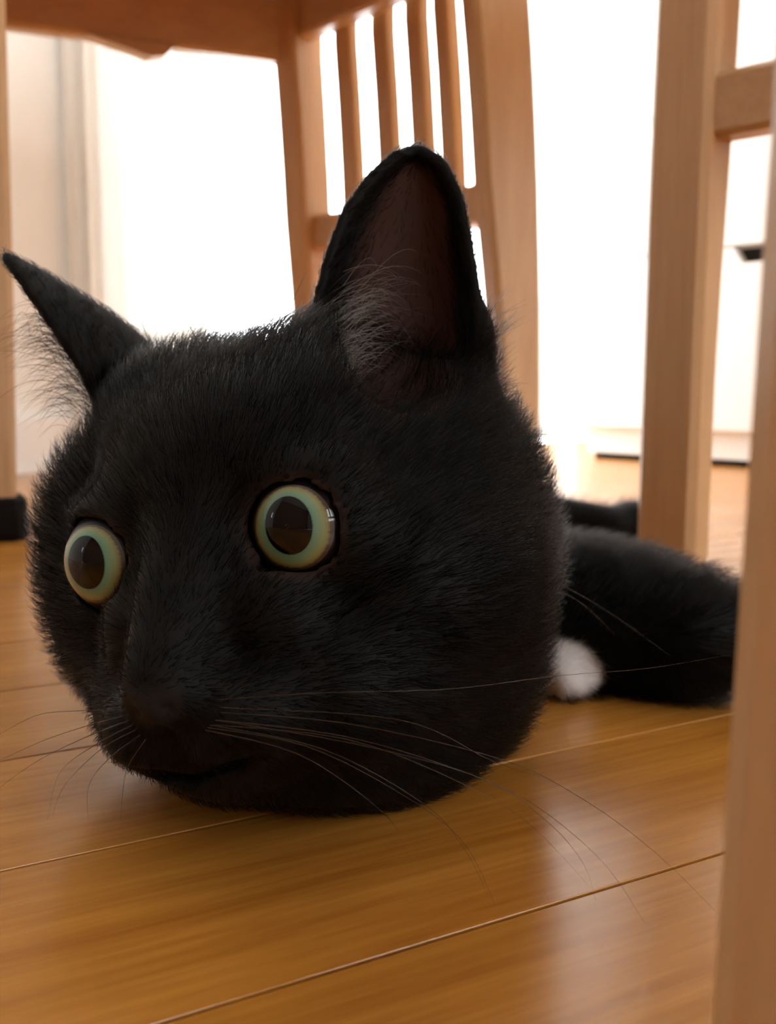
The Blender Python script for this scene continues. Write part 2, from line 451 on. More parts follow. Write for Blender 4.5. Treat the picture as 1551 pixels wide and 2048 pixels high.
# head axes from the two eyes: r to the right of the picture, f out of the nose, u up
EYE_R = np.array(((582 - 775.5) / F * 0.210, (1024 - 1058) / F * 0.210, -0.210))
EYE_L = np.array(((183 - 775.5) / F * 0.230, (1024 - 1132) / F * 0.230, -0.230))
hr = (EYE_R - EYE_L); IPD = np.linalg.norm(hr); hr /= IPD
f0 = np.array([-0.40, -0.10, 0.90]); hf = f0 - (f0 @ hr) * hr; hf /= np.linalg.norm(hf)
hu = np.cross(hf, hr)
CW = np.stack([CX, CY, CZ])                                  # rows: camera axes in world
HR, HF, HU = hr @ CW, hf @ CW, hu @ CW
HM = C0 + ((EYE_R + EYE_L) / 2) @ CW
HB = np.stack([HR, HF, HU])                                  # world = HM + local @ HB
def H(x, y, z):                                              # head millimetres -> world
    return HM + np.array([x, y, z]) * 0.001 @ HB
I3 = np.eye(3)

g0 = np.array([-0.20, 0.135, -0.004]); g1 = np.array([0.155, 0.74, 0.170])
NG = np.ceil((g1 - g0) / VOX).astype(int) + 1
D = np.full(NG, 0.05, np.float32)
AX = [g0[i] + VOX * np.arange(NG[i]) for i in range(3)]
def region(lo, hi):
    a = np.clip(np.floor((lo - g0) / VOX).astype(int), 0, NG); b_ = np.clip(np.ceil((hi - g0) / VOX).astype(int) + 1, 0, NG)
    sl = tuple(slice(int(a[i]), int(b_[i])) for i in range(3))
    X = AX[0][sl[0]][:, None, None]; Y = AX[1][sl[1]][None, :, None]; Z = AX[2][sl[2]][None, None, :]
    return sl, X, Y, Z
def blend(sl, d, k):
    a = D[sl]
    h = np.clip(0.5 + 0.5 * (a - d) / k, 0, 1)
    D[sl] = a + (d - a) * h - k * h * (1 - h)
def carve(sl, d, k):
    a = D[sl]; d = -d
    h = np.clip(0.5 - 0.5 * (a - d) / k, 0, 1)
    D[sl] = a + (d - a) * h + k * h * (1 - h)
def ell_d(c, rad, B, k):
    c = np.array(c); rad = np.array(rad, float)
    ext = np.sqrt(((B * rad[:, None]) ** 2).sum(0)) + k + 0.012
    sl, X, Y, Z = region(c - ext, c + ext)
    X = X - c[0]; Y = Y - c[1]; Z = Z - c[2]
    q = [B[i, 0] * X + B[i, 1] * Y + B[i, 2] * Z for i in range(3)]
    k0 = np.sqrt(sum((q[i] / rad[i]) ** 2 for i in range(3))); k1 = np.sqrt(sum((q[i] / rad[i] ** 2) ** 2 for i in range(3)))
    return sl, (k0 * (k0 - 1) / np.maximum(k1, 1e-9)).astype(np.float32)
def ell(c, rad, B=I3, k=0.008):
    sl, d = ell_d(c, rad, B, k); blend(sl, d, k)
def hell(x, y, z, rx, ry, rz, k=8, tilt=None):
    B = HB
    if tilt is not None:                                     # rotation about a head axis: (axis, degrees)
        B = np.array(Matrix.Rotation(math.radians(tilt[1]), 3, tilt[0])) @ HB
    ell(H(x, y, z), np.array([rx, ry, rz]) * 0.001, B, k * 0.001)
def caps(a, b_, ra, rb, k=0.008):
    a = np.array(a); b_ = np.array(b_); rm = max(ra, rb) + k + 0.012
    sl, X, Y, Z = region(np.minimum(a, b_) - rm, np.maximum(a, b_) + rm)
    v = b_ - a; L = v @ v
    t = np.clip(((X - a[0]) * v[0] + (Y - a[1]) * v[1] + (Z - a[2]) * v[2]) / L, 0, 1)
    d = np.sqrt((X - a[0] - t * v[0]) ** 2 + (Y - a[1] - t * v[1]) ** 2 + (Z - a[2] - t * v[2]) ** 2) - (ra + (rb - ra) * t)
    blend(sl, d.astype(np.float32), k)
# torso, hidden behind the head, lying on the boards
ell((-0.02, 0.385, 0.050), (0.062, 0.075, 0.046), k=0.02)
ell((-0.045, 0.49, 0.048), (0.066, 0.085, 0.046), k=0.02)
ell((-0.05, 0.60, 0.046), (0.062, 0.065, 0.044), k=0.02)
# hind leg out to the right, its foot beyond the chair post
caps((-0.02, 0.60, 0.030), (0.07, 0.625, 0.022), 0.026, 0.017, 0.015)
caps((0.07, 0.625, 0.022), W(1215, 1052, 0.625), 0.016, 0.012, 0.012)
ell(W(1262, 1043, 0.632), (0.016, 0.014, 0.0125), k=0.006)
# tail
tp = [(-0.06, 0.655, 0.022), (-0.09, 0.70, 0.014), (-0.14, 0.69, 0.012), (-0.165, 0.63, 0.011), (-0.155, 0.57, 0.010)]
for i in range(4): caps(tp[i], tp[i + 1], 0.013 - 0.001 * i, 0.012 - 0.001 * i, 0.006)
# foreleg folded out to the right
fa, fb = W(1010, 1215, 0.37), W(1385, 1300, 0.335)
fb[2] = 0.0200
caps(fa, fb, 0.026, 0.0200, 0.012)
ell(W(1185, 1230, 0.36), (0.040, 0.026, 0.023), k=0.012)
# the other foreleg, its white paw showing under the jaw
wp = W(1122, 1362, 0.340); wp[2] = 0.0095
caps(W(900, 1330, 0.36), wp, 0.014, 0.0090, 0.008)
ell(wp, (0.0105, 0.012, 0.0090), k=0.004)
for dx, dy in ((0.0065, -0.0075), (0.0095, -0.0015), (0.0085, 0.005), (0.0005, -0.0100)):
    ell(wp + np.array([dx, dy, -0.0035]), (0.0048, 0.0046, 0.0055), k=0.0015)
# neck and ruff
caps(H(0, -60, -10), (-0.015, 0.36, 0.052), 0.043, 0.046, 0.02)
ell(W(885, 1100, 0.290), (0.029, 0.036, 0.042), k=0.015)
ell(W(840, 1320, 0.270), (0.026, 0.032, 0.026), k=0.014)
ell(W(740, 1450, 0.262), (0.026, 0.028, 0.016), k=0.012)
# skull, brow, cheeks, jaw
hell(0, -52, 6, 44, 46, 40, 10)
for s in (-1, 1): hell(22 * s, -54, 26, 24, 32, 20, 10)
hell(-50, -51, -8, 19, 32, 31, 16)
hell(-50, -58, 12, 16, 26, 22, 18)
hell(-44, -40, 6, 12, 18, 18, 16)
hell(-26, -60, 33, 20, 26, 16, 10)
hell(36, -66, 4, 20, 30, 28, 10)
hell(0, -24, 15, 30, 23, 22, 10)
for s in (-1, 1):
    hell(33 * s, -42, -18, 27, 34, 29, 12)
    hell(24 * s, -14, -1, 16, 13.5, 14, 6)                   # orbit
    hell(15 * s, -5, -16, 11, 12, 13, 6)                     # side of the nose
    hell(9.5 * s, 6, -35, 13, 13, 10.5, 6)                     # whisker pad
    hell(24 * s, -18, -34, 16, 22, 16, 10)
    hell(22 * s, -13, 11, 14, 8, 5, 8)                    # brow over the eye
caps(H(0, -14, 12), H(0, 15, -23), 0.0125, 0.0085, 0.007)    # bridge of the nose
hell(0, 17.5, -27, 7.5, 6, 5.5, 4)                           # nose leather
hell(0, 2, -44, 11, 11, 8, 6)                                # chin
hell(0, -24, -42, 25, 30, 13, 10)
hell(22, -34, -41, 22, 32, 15, 10)
ell(W(550, 1492, 0.243), (0.020, 0.020, 0.0080), k=0.010)
ell(W(660, 1490, 0.250), (0.022, 0.020, 0.0095), k=0.010)
ell(W(960, 1355, 0.283), (0.0105, 0.018, 0.017), k=0.012)
# ears, shells sampled along their rims
def ear(rimA, rimB, push, depths, nS=40, nT=60):
    A = np.array([W(*p) for p in rimA]); B_ = np.array([W(*p) for p in rimB])
    tt = np.linspace(0, 1, len(A)); ts = np.linspace(0, 1, nT)
    def ip(P):
        return np.stack([np.interp(ts, tt, P[:, i]) for i in range(3)], 1)
    def sm(P):
        for _ in range(3): P[1:-1] = (P[:-2] + 2 * P[1:-1] + P[2:]) / 4
        return P
    a, b2 = sm(ip(A)), sm(ip(B_))
    dep = np.interp(ts, np.linspace(0, 1, len(depths)), depths)
    pw = np.array(push, float) @ CW; pw /= np.linalg.norm(pw)
    ss = np.linspace(0, 1, nS)
    P = a[:, None] * (1 - ss)[None, :, None] + b2[:, None] * ss[None, :, None]
    bow = (1 - (2 * ss - 1) ** 2) ** 0.8
    P = P + pw * (dep[:, None] * bow[None, :])[..., None]
    return P.reshape(-1, 3), pw
earR, pwR = ear([(650, 770, .258), (628, 630, .260), (656, 520, .262), (692, 425, .264), (742, 355, .266), (790, 312, .268), (838, 298, .270)],
                [(985, 800, .268), (972, 720, .268), (955, 620, .268), (938, 510, .268), (918, 400, .269), (886, 330, .270), (838, 298, .270)],
                (0.1, 0, -1), [0.020, 0.020, 0.018, 0.015, 0.011, 0.006, 0.0])
earL, pwL = ear([(205, 830, .276), (170, 745, .277), (120, 668, .277), (72, 600, .278), (38, 550, .280), (12, 514, .283)],
                [(290, 720, .304), (262, 675, .302), (205, 632, .300), (135, 588, .294), (65, 545, .288), (12, 514, .283)],
                (0.8, 0.05, -0.6), [0.010, 0.010, 0.008, 0.006, 0.003, 0.0])
# the hollow of the right ear
CON_C, CON_R = W(806, 680, .246), np.array([0.0165, 0.029, 0.0175])
sl, d = ell_d(CON_C, CON_R, I3, 0.006); carve(sl, d, 0.007)
EARS = []
for pts, pw, R0 in ((earR, pwR, 0.0017), (earL, pwL, 0.0017)):
    kd = kdtree.KDTree(len(pts))
    for i, p in enumerate(pts): kd.insert(p, i)
    kd.balance(); EARS.append((kd, pts, pw))
    sl, X, Y, Z = region(pts.min(0) - 0.008, pts.max(0) + 0.008)
    shp = D[sl].shape
    XX, YY, ZZ = (np.broadcast_to(q, shp).ravel() for q in (X, Y, Z))
    dd_ = np.array([kd.find((x, y, z))[2] for x, y, z in zip(XX, YY, ZZ)], np.float32).reshape(shp) - R0
    blend(sl, dd_, 0.005)
ell(W(962, 690, .268), (0.0035, 0.004, 0.009), k=0.004)      # the little pocket at the ear's outer edge
# eye openings
EYES = []
for s, E, spl in ((1, EYE_R, 7), (-1, EYE_L, -2)):
    ax = HF * math.cos(math.radians(spl)) + HR * math.sin(math.radians(spl)); ax = ax + HU * 0.02; ax /= np.linalg.norm(ax)
    top = C0 + E @ CW + (CX * -0.0018 if s < 0 else CX * -0.0008)
    RE = 0.0125
    cen = top - ax * RE
    EYES.append((s, cen, ax, RE))
    rr = np.cross(ax, HU); rr /= np.linalg.norm(rr); rr = rr if rr @ HR > 0 else -rr
    uu = np.cross(rr, ax); uu = uu if uu @ HU > 0 else -uu
    B = np.stack([rr, ax, uu])
    sl, d = ell_d(cen, (RE + 0.0004,) * 3, I3, 0.002); carve(sl, d, 0.001)
    sl, d = ell_d(top - ax * 0.001 - uu * 0.0006, (0.0088, 0.009, 0.0081), B, 0.002); carve(sl, d, 0.0015)
    # inner corner
    ld = -s * rr * 0.72 - uu * 0.69
    cB = np.stack([ld, ax, np.cross(ld, ax)])
    sl, d = ell_d(top + ld * 0.0085 - ax * 0.003, (0.0042, 0.0042, 0.0017), cB, 0.002); carve(sl, d, 0.0012)
# mouth line and nostrils
for s in (-1, 1):
    sl, d = ell_d(H(3.6 * s, 22.3, -28.5), (0.0016, 0.002, 0.0011), HB, 0.002); carve(sl, d, 0.0012)
    sl, d = ell_d(H(7 * s, 15, -43.5), (0.009, 0.008, 0.0008), np.array(Matrix.Rotation(math.radians(14 * s), 3, 'Y')) @ HB, 0.002); carve(sl, d, 0.0015)
sl, d = ell_d(H(0, 20, -37), (0.0008, 0.004, 0.006), HB, 0.002); carve(sl, d, 0.0015)
# rest on the floor
D = np.maximum(D, (0.0006 - AX[2])[None, None, :].astype(np.float32))
D[0] = D[-1] = 0.05; D[:, 0] = D[:, -1] = 0.05; D[:, :, 0] = D[:, :, -1] = 0.05

def surface_nets(D):
    ins = D < 0
    c = np.zeros(tuple(n - 1 for n in D.shape), np.uint8)
    corners = [(i, j, k) for i in (0, 1) for j in (0, 1) for k in (0, 1)]
    n0, n1, n2 = D.shape
    for i, j, k in corners: c += ins[i:n0 - 1 + i, j:n1 - 1 + j, k:n2 - 1 + k]
    idx = np.argwhere((c > 0) & (c < 8))
    ids = np.full(c.shape, -1, np.int32); ids[tuple(idx.T)] = np.arange(len(idx))
    val = {o: D[idx[:, 0] + o[0], idx[:, 1] + o[1], idx[:, 2] + o[2]] for o in corners}
    acc = np.zeros((len(idx), 3)); cnt = np.zeros(len(idx))
    for a in corners:
        for ax_ in range(3):
            if a[ax_]: continue
            e = list(a); e[ax_] = 1; e = tuple(e)
            va, vb = val[a], val[e]; m = (va < 0) != (vb < 0)
            t = va / np.where(m, va - vb, 1)
            p = np.tile(np.array(a, float), (len(idx), 1)); p[:, ax_] += t
            acc[m] += p[m]; cnt[m] += 1
    V = idx + acc / cnt[:, None]
    Q = []
    for ax_ in range(3):
        s0 = [slice(None)] * 3; s1 = [slice(None)] * 3; s0[ax_] = slice(0, -1); s1[ax_] = slice(1, None)
        A_, B_ = ins[tuple(s0)], ins[tuple(s1)]
        e = np.argwhere(A_ != B_)
        o1, o2 = [(1, 2), (2, 0), (0, 1)][ax_]
        m = (e[:, o1] > 0) & (e[:, o2] > 0) & (e[:, o1] < D.shape[o1] - 1) & (e[:, o2] < D.shape[o2] - 1); e = e[m]
        def cell(d1, d2):
            q = e.copy(); q[:, o1] -= d1; q[:, o2] -= d2
            return ids[tuple(q.T)]
        q = np.stack([cell(1, 1), cell(0, 1), cell(0, 0), cell(1, 0)], 1)
        fl = ~A_[tuple(e.T)]
        q[fl] = q[fl][:, ::-1]
        Q.append(q)
    return g0 + V * VOX, np.concatenate(Q)
V, Q = surface_nets(D)
# keep the one large body, a light smoothing pass
def smooth_mesh(V, Q, it, lam=0.5):
    E_ = np.concatenate([Q[:, [0, 1]], Q[:, [1, 2]], Q[:, [2, 3]], Q[:, [3, 0]]])
    for _ in range(it):
        s = np.zeros_like(V); n = np.zeros(len(V))
        np.add.at(s, E_[:, 0], V[E_[:, 1]]); np.add.at(s, E_[:, 1], V[E_[:, 0]])
        np.add.at(n, E_[:, 0], 1); np.add.at(n, E_[:, 1], 1)
        V = V + lam * (s / np.maximum(n, 1)[:, None] - V)
    return V
V = smooth_mesh(V, Q, 2)
me = bpy.data.meshes.new('cat')
me.vertices.add(len(V)); me.vertices.foreach_set('co', V.ravel())
me.loops.add(len(Q) * 4); me.loops.foreach_set('vertex_index', Q.ravel())
me.polygons.add(len(Q)); me.polygons.foreach_set('loop_start', np.arange(0, len(Q) * 4, 4, dtype=np.int32))
me.polygons.foreach_set('use_smooth', np.ones(len(Q), bool))
me.update(calc_edges=True); me.validate()
VN = np.zeros(len(V) * 3, np.float32); me.vertex_normals.foreach_get('vector', VN); VN = VN.reshape(-1, 3)
cen_ = V.mean(0)
if ((V - cen_) * VN).sum() < 0:
    me.flip_normals(); VN = -VN
cat = link(bpy.data.objects.new('cat', me))
tag(cat, 'black cat with green eyes and a white paw resting its head on the floorboards', 'cat')

# coat zones, per vertex
loc = (V - HM) @ HB.T * 1000                                   # head millimetres
def ss(x, a, b): t = np.clip((x - a) / (b - a), 0, 1); return t * t * (3 - 2 * t)
on_ear = np.zeros(len(V)); inner = np.zeros(len(V)); eardir = np.zeros((len(V), 3))
for kd, pts, pw in EARS:
    lo, hi = pts.min(0) - 0.006, pts.max(0) + 0.006
    cand = np.nonzero(((V > lo) & (V < hi)).all(1))[0]
    tip = pts[-1]; 
    for i in cand:
        co, ix, dist = kd.find(V[i])
        row = ix // 40 / 60.0; col = (ix % 40) / 39.0
        if dist < 0.0035 and row > 0.06:
            on_ear[i] = max(on_ear[i], min(1, (row - 0.06) / 0.15))
            if VN[i] @ pw < 0.1 and 0.06 < col < 0.94 and row < 0.93:
                inner[i] = min(1, min(col - 0.06, 0.94 - col) / 0.10) * min(1, (0.93 - row) / 0.15)
            eardir[i] = tip - V[i]
cn = np.linalg.norm((V - CON_C) / CON_R, axis=1)
inner = np.maximum(inner, 0.8 * (1 - ss(cn, 0.95, 1.15)))
paw_d = np.linalg.norm((V - wp) / np.array([0.0140, 0.016, 0.0115]), axis=1)
white = 1 - ss(paw_d, 0.9, 1.1)
nose_d = np.linalg.norm((loc - np.array([0, 20, -27])) / np.array([8.0, 6, 5.5]), axis=1)
nose = 1 - ss(nose_d, 0.75, 1.0)
eye_d = np.full(len(V), 1.0)
for s, cen, ax, RE in EYES: eye_d = np.minimum(eye_d, np.linalg.norm(V - (cen + ax * RE * 0.75), axis=1))
rim = 1 - ss(eye_d, 0.0095, 0.0125)
for nm, arr in (('inner_ear', inner), ('white_paw', white), ('nose_leather', nose), ('eye_rim', rim)):
    at = me.attributes.new(nm, 'FLOAT', 'POINT'); at.data.foreach_set('value', arr.astype(np.float32))
# skin
M_SKIN, nt, b = new_mat('cat_skin')
def mixcol(prev, attr, col):
    a = nt.nodes.new('ShaderNodeAttribute'); a.attribute_name = attr
    m = nt.nodes.new('ShaderNodeMix'); m.data_type = 'RGBA'
    nt.links.new(a.outputs['Fac'], m.inputs[0])
    if isinstance(prev, tuple): m.inputs[6].default_value = prev
    else: nt.links.new(prev, m.inputs[6])
    m.inputs[7].default_value = (*col, 1)
    return m.outputs[2]
c_ = mixcol((0.004, 0.0035, 0.0033, 1), 'inner_ear', (0.052, 0.024, 0.019))
c_ = mixcol(c_, 'white_paw', (0.55, 0.50, 0.48))
c_ = mixcol(c_, 'nose_leather', (0.014, 0.012, 0.012))
c_ = mixcol(c_, 'eye_rim', (0.030, 0.017, 0.014))
nt.links.new(c_, b.inputs['Base Color'])
b.inputs['Roughness'].default_value = 0.6; b.inputs['Specular IOR Level'].default_value = 0.12
me.materials.append(M_SKIN)

# ---- eyes
def eye_mesh(s, cen, ax, RE):
    up = HU - (HU @ ax) * ax; up /= np.linalg.norm(up)
    rt = np.cross(up, ax); rt = rt if rt @ HR > 0 else -rt
    def cap(a0, a1, n_r, n_a, rad, ctr, stretch=1.0, shift0=0.0):
        """zone of the ball between polar angles a0 and a1; the inner edge moved up by shift0"""
        Vv = []; rads = []; angs = []; Ff = []
        for i in range(n_r + 1):
            q = i / n_r; a = a0 + (a1 - a0) * q
            for k in range(n_a):
                w_ = 2 * math.pi * k / n_a
                sh = shift0 * (1 - q)
                x = math.sin(a) * math.cos(w_) * (1 + (stretch - 1) * (1 - q)); y = math.sin(a) * math.sin(w_) + sh
                z = math.sqrt(max(0, 1 - x * x - y * y))
                Vv.append(ctr + rad * (x * rt + y * up + z * ax)); rads.append(q); angs.append(w_)
        for i in range(n_r):
            for k in range(n_a):
                Ff.append((i * n_a + k, i * n_a + (k + 1) % n_a, (i + 1) * n_a + (k + 1) % n_a, (i + 1) * n_a + k))
        if a0 < 1e-6 + 0.02: Ff.append(tuple(range(n_a)))
        return Vv, Ff, rads, angs
    AI, AP = math.radians(44.5), math.radians(28)
    ball_v, ball_f, _, _ = cap(0.01, math.pi - 0.01, 28, 40, RE - 0.00012, cen)
    # full ball: rebuild z by polar angle
    ball_v = []
    for i in range(29):
        a = 0.01 + (math.pi - 0.02) * i / 28
        for k in range(40):
            w_ = 2 * math.pi * k / 40
            ball_v.append(cen + (RE - 0.00015) * (math.sin(a) * math.cos(w_) * rt + math.sin(a) * math.sin(w_) * up + math.cos(a) * ax))
    ball_f.append(tuple(28 * 40 + k for k in reversed(range(40))))
    eo = mesh_obj('eye', ball_v, ball_f, M_EYEBALL, cat, True)
    v_, f_, r_, a_ = cap(AP, AI, 14, 96, RE, cen, 0.86, 0.05)
    io = mesh_obj('iris', v_, f_, M_IRIS, eo, True)
    at = io.data.attributes.new('rad', 'FLOAT', 'POINT'); at.data.foreach_set('value', np.array(r_, np.float32))
    at = io.data.attributes.new('ang', 'FLOAT', 'POINT'); at.data.foreach_set('value', np.array(a_, np.float32))
    v_, f_, r_, a_ = cap(0.01, AP, 10, 96, RE, cen, 0.86, 0.0)
    v2 = []
    for i in range(11):
        for k in range(96):
            q = i / 10; a = AP * max(q, 0.02); w_ = 2 * math.pi * k / 96
            x = math.sin(a) * math.cos(w_) * 0.86; y = math.sin(a) * math.sin(w_) + 0.05
            z = math.sqrt(max(0, 1 - x * x - y * y))
            v2.append(cen + RE * (x * rt + y * up + z * ax))
    mesh_obj('pupil', v2, f_, M_PUPIL, eo, True)
def wet(m_b, w=1.0):
    m_b.inputs['Coat Weight'].default_value = w; m_b.inputs['Coat Roughness'].default_value = 0.02; m_b.inputs['Coat IOR'].default_value = 1.38
M_EYEBALL, nt2, b2 = new_mat('eye_dark'); b2.inputs['Base Color'].default_value = (0.008, 0.005, 0.004, 1); b2.inputs['Roughness'].default_value = 0.5; b2.inputs['Specular IOR Level'].default_value = 0.1; wet(b2, 0.4)
M_PUPIL, nt2, b2 = new_mat('pupil'); b2.inputs['Base Color'].default_value = (0.002, 0.002, 0.003, 1); b2.inputs['Roughness'].default_value = 0.4; b2.inputs['Specular IOR Level'].default_value = 0.0; wet(b2)
M_IRIS, nt, b2 = new_mat('green_iris'); wet(b2); b2.inputs['Roughness'].default_value = 0.6
ar = nt.nodes.new('ShaderNodeAttribute'); ar.attribute_name = 'rad'
aa = nt.nodes.new('ShaderNodeAttribute'); aa.attribute_name = 'ang'
cb = nt.nodes.new('ShaderNodeCombineXYZ')
ml = nt.nodes.new('ShaderNodeMath'); ml.operation = 'MULTIPLY'; ml.inputs[1].default_value = 14.0
nt.links.new(aa.outputs['Fac'], ml.inputs[0]); nt.links.new(ml.outputs[0], cb.inputs[0]); nt.links.new(ar.outputs['Fac'], cb.inputs[1])
nz = nt.nodes.new('ShaderNodeTexNoise'); nz.inputs['Scale'].default_value = 1.6; nz.inputs['Detail'].default_value = 4
nt.links.new(cb.outputs[0], nz.inputs['Vector'])
ad = nt.nodes.new('ShaderNodeMath'); ad.operation = 'MULTIPLY_ADD'; ad.inputs[1].default_value = 0.22; 
su = nt.nodes.new('ShaderNodeMath'); su.operation = 'SUBTRACT'; su.inputs[1].default_value = 0.11
nt.links.new(nz.outputs[0], ad.inputs[0]); nt.links.new(ar.outputs['Fac'], su.inputs[0]); nt.links.new(su.outputs[0], ad.inputs[2])
rp = nt.nodes.new('ShaderNodeValToRGB')
els = rp.color_ramp.elements
els[0].position = 0.0; els[0].color = (0.02, 0.06, 0.045, 1)
els[1].position = 1.0; els[1].color = (0.03, 0.018, 0.004, 1)
for ps, cl_ in ((0.07, (0.09, 0.22, 0.14)), (0.30, (0.14, 0.25, 0.14)), (0.55, (0.20, 0.24, 0.10)), (0.74, (0.19, 0.16, 0.045)), (0.86, (0.04, 0.022, 0.006))):
    e = els.new(ps); e.color = (*cl_, 1)
nt.links.new(ad.outputs[0], rp.inputs[0]); nt.links.new(rp.outputs[0], b2.inputs['Base Color'])
for a in EYES: eye_mesh(*a)

# ---- fur
def hair_mat(name, col, rough=0.35, ior=1.26):
    m = bpy.data.materials.new(name); m.use_nodes = True
    nt = m.node_tree; nt.nodes.clear()
    h = nt.nodes.new('ShaderNodeBsdfHairPrincipled'); o = nt.nodes.new('ShaderNodeOutputMaterial')
    h.parametrization = 'COLOR'
    h.inputs['Color'].default_value = (*col, 1)
    h.inputs['IOR'].default_value = ior; h.inputs['Roughness'].default_value = rough; h.inputs['Radial Roughness'].default_value = 0.4
    nt.links.new(h.outputs[0], o.inputs[0])
    return m
M_FUR = hair_mat('black_fur', (0.0015, 0.0012, 0.0011), 0.30, 1.14)
M_WFUR = hair_mat('white_fur', (0.75, 0.72, 0.70), 0.4)
M_TUFT = hair_mat('grey_ear_hair', (0.11, 0.09, 0.075), 0.35, 1.4)
def hair_obj(name, P, rad, mat, parent):
    """P: (n, k, 3) strand points; rad: (n, k)"""
    n, k = P.shape[:2]
    hc = bpy.data.hair_curves.new(name)
    hc.add_curves([k] * n)
    hc.attributes['position'].data.foreach_set('vector', P.astype(np.float32).ravel())
    ra = hc.attributes.get('radius') or hc.attributes.new('radius', 'FLOAT', 'POINT')
    ra.data.foreach_set('value', rad.astype(np.float32).ravel())
    hc.materials.append(mat)
    o = link(bpy.data.objects.new(name, hc), parent); o['kind'] = 'stuff'
    return o
TR = np.concatenate([Q[:, [0, 1, 2]], Q[:, [0, 2, 3]]])
ta = np.linalg.norm(np.cross(V[TR[:, 1]] - V[TR[:, 0]], V[TR[:, 2]] - V[TR[:, 0]]), axis=1) / 2
NOSE_W = H(0, 24, -24)
# per-vertex length (m) and density
dn = np.linalg.norm(loc - np.array([0, 18, -30]), axis=1)
hl = 0.0022 + 0.0022 * ss(dn, 15, 45) + 0.006 * ss(dn, 55, 95)
hl += 0.003 * ss(np.abs(loc[:, 0]), 30, 55) * ss(-loc[:, 2], -5, 25)
hl += 0.0025 * ss(loc[:, 2], 30, 48) * (1 - on_ear)
hl = np.where(dn > 130, 0.010, hl)
hl = hl * (1 - on_ear) + 0.0030 * on_ear
hl *= 1 - 0.55 * (1 - ss(eye_d, 0.010, 0.017))
hl = np.where(white > 0.3, 0.0035, hl)
dens = np.ones(len(V))
dens *= np.where(nose > 0.4, 0, 1); dens *= 1 - 0.88 * np.clip(inner, 0, 1)
dens *= ss(eye_d, 0.0098, 0.0108)
dens *= np.where(V[:, 2] < 0.0016, 0.15, 1)
dens *= np.where((V[:, 1] > 0.42), 0.35, 1)
NH = 150000
wgt = ta * dens[TR].mean(1); cdf = np.cumsum(wgt); cdf /= cdf[-1]
ti = np.searchsorted(cdf, rng.random(NH))
r1 = np.sqrt(rng.random(NH)); r2 = rng.random(NH)
bc = np.stack([1 - r1, r1 * (1 - r2), r1 * r2], 1)
def atv(A_): return (A_[TR[ti]] * (bc[..., None] if A_.ndim > 1 else bc)).sum(1)
hp = atv(V); hn = atv(VN); hn /= np.linalg.norm(hn, axis=1)[:, None]
hlen = atv(hl) * (0.65 + 0.6 * rng.random(NH)); hw = atv(white); he = atv(on_ear); hi_ = atv(inner)
fl = hp - NOSE_W; fl /= np.linalg.norm(fl, axis=1)[:, None]
ed = atv(eardir); edn = np.linalg.norm(ed, axis=1)[:, None]
fl = np.where(he[:, None] > 0.3, ed / np.maximum(edn, 1e-6), fl)
# soft clumping noise
ph = hp * 1000
cl = np.stack([np.sin(ph[:, 1] * 0.9 + 2.1 * np.sin(ph[:, 2] * 0.31)), np.sin(ph[:, 2] * 1.1 + 1.7 * np.sin(ph[:, 0] * 0.37)), np.sin(ph[:, 0] * 1.0 + 1.9 * np.sin(ph[:, 1] * 0.29))], 1)
fl = fl + 0.16 * cl + 0.14 * rng.normal(size=(NH, 3))
tg = fl - (fl * hn).sum(1)[:, None] * hn; tg /= np.maximum(np.linalg.norm(tg, axis=1), 1e-6)[:, None]
lift = 0.55 + 0.25 * rng.random(NH); lift = np.where(hlen > 0.006, lift * 0.85, lift) 
lift = np.where(he > 0.5, lift * 0.7, lift)
K = 5
sK = np.linspace(0, 1, K)[None, :, None]
P = hp[:, None] + hlen[:, None, None] * (hn[:, None] * lift[:, None, None] * (sK - 0.42 * sK ** 2) + tg[:, None] * (0.55 * sK + 0.42 * sK ** 2))
P[:, :, 2] = np.maximum(P[:, :, 2], 0.0004)
rad = (0.000050 * np.array([1.0, 1.0, 0.85, 0.55, 0.08]))[None, :] * (0.8 + 0.5 * rng.random(NH))[:, None]
mw = hw > 0.5
hair_obj('fur', P[~mw], rad[~mw], M_FUR, cat)
hair_obj('paw_fur', P[mw], rad[mw], M_WFUR, cat)

# ---- long hairs inside the ears
def tuft(name, starts, ends, bend, n, mat, spread=(0.003, 0.004), r=0.00005, seed=3):
    g = np.random.default_rng(seed)
    S = np.array([W(*p) for p in starts]); E_ = np.array([W(*p) for p in ends])
    t = g.random(n) * (len(S) - 1); i = np.minimum(t.astype(int), len(S) - 2); u = (t - i)[:, None]
    a = S[i] * (1 - u) + S[i + 1] * u + g.normal(size=(n, 3)) * spread[0]
    b_ = E_[i] * (1 - u) + E_[i + 1] * u + g.normal(size=(n, 3)) * spread[1]
    b_ = a + (b_ - a) * (0.55 + 0.5 * g.random(n))[:, None]
    bv = np.array(bend) @ CW * (0.6 + 0.8 * g.random(n))[:, None]
    q = np.linspace(0, 1, 8)[None, :, None]
    P = a[:, None] * (1 - q) + b_[:, None] * q + bv[:, None] * (4 * q * (1 - q))
    rd = (r * np.array([1, 1, 1, .9, .8, .6, .4, .1]))[None, :] * np.ones((n, 1))
    return hair_obj(name, P, rd, mat, cat)
tuft('ear_tuft', [(672, 590, .258), (660, 680, .256), (645, 760, .249), (625, 800, .245)],
     [(840, 570, .264), (815, 640, .264), (775, 700, .260), (745, 740, .252)], (0.0015, 0.004, 0.003), 200, M_TUFT, r=0.000055)
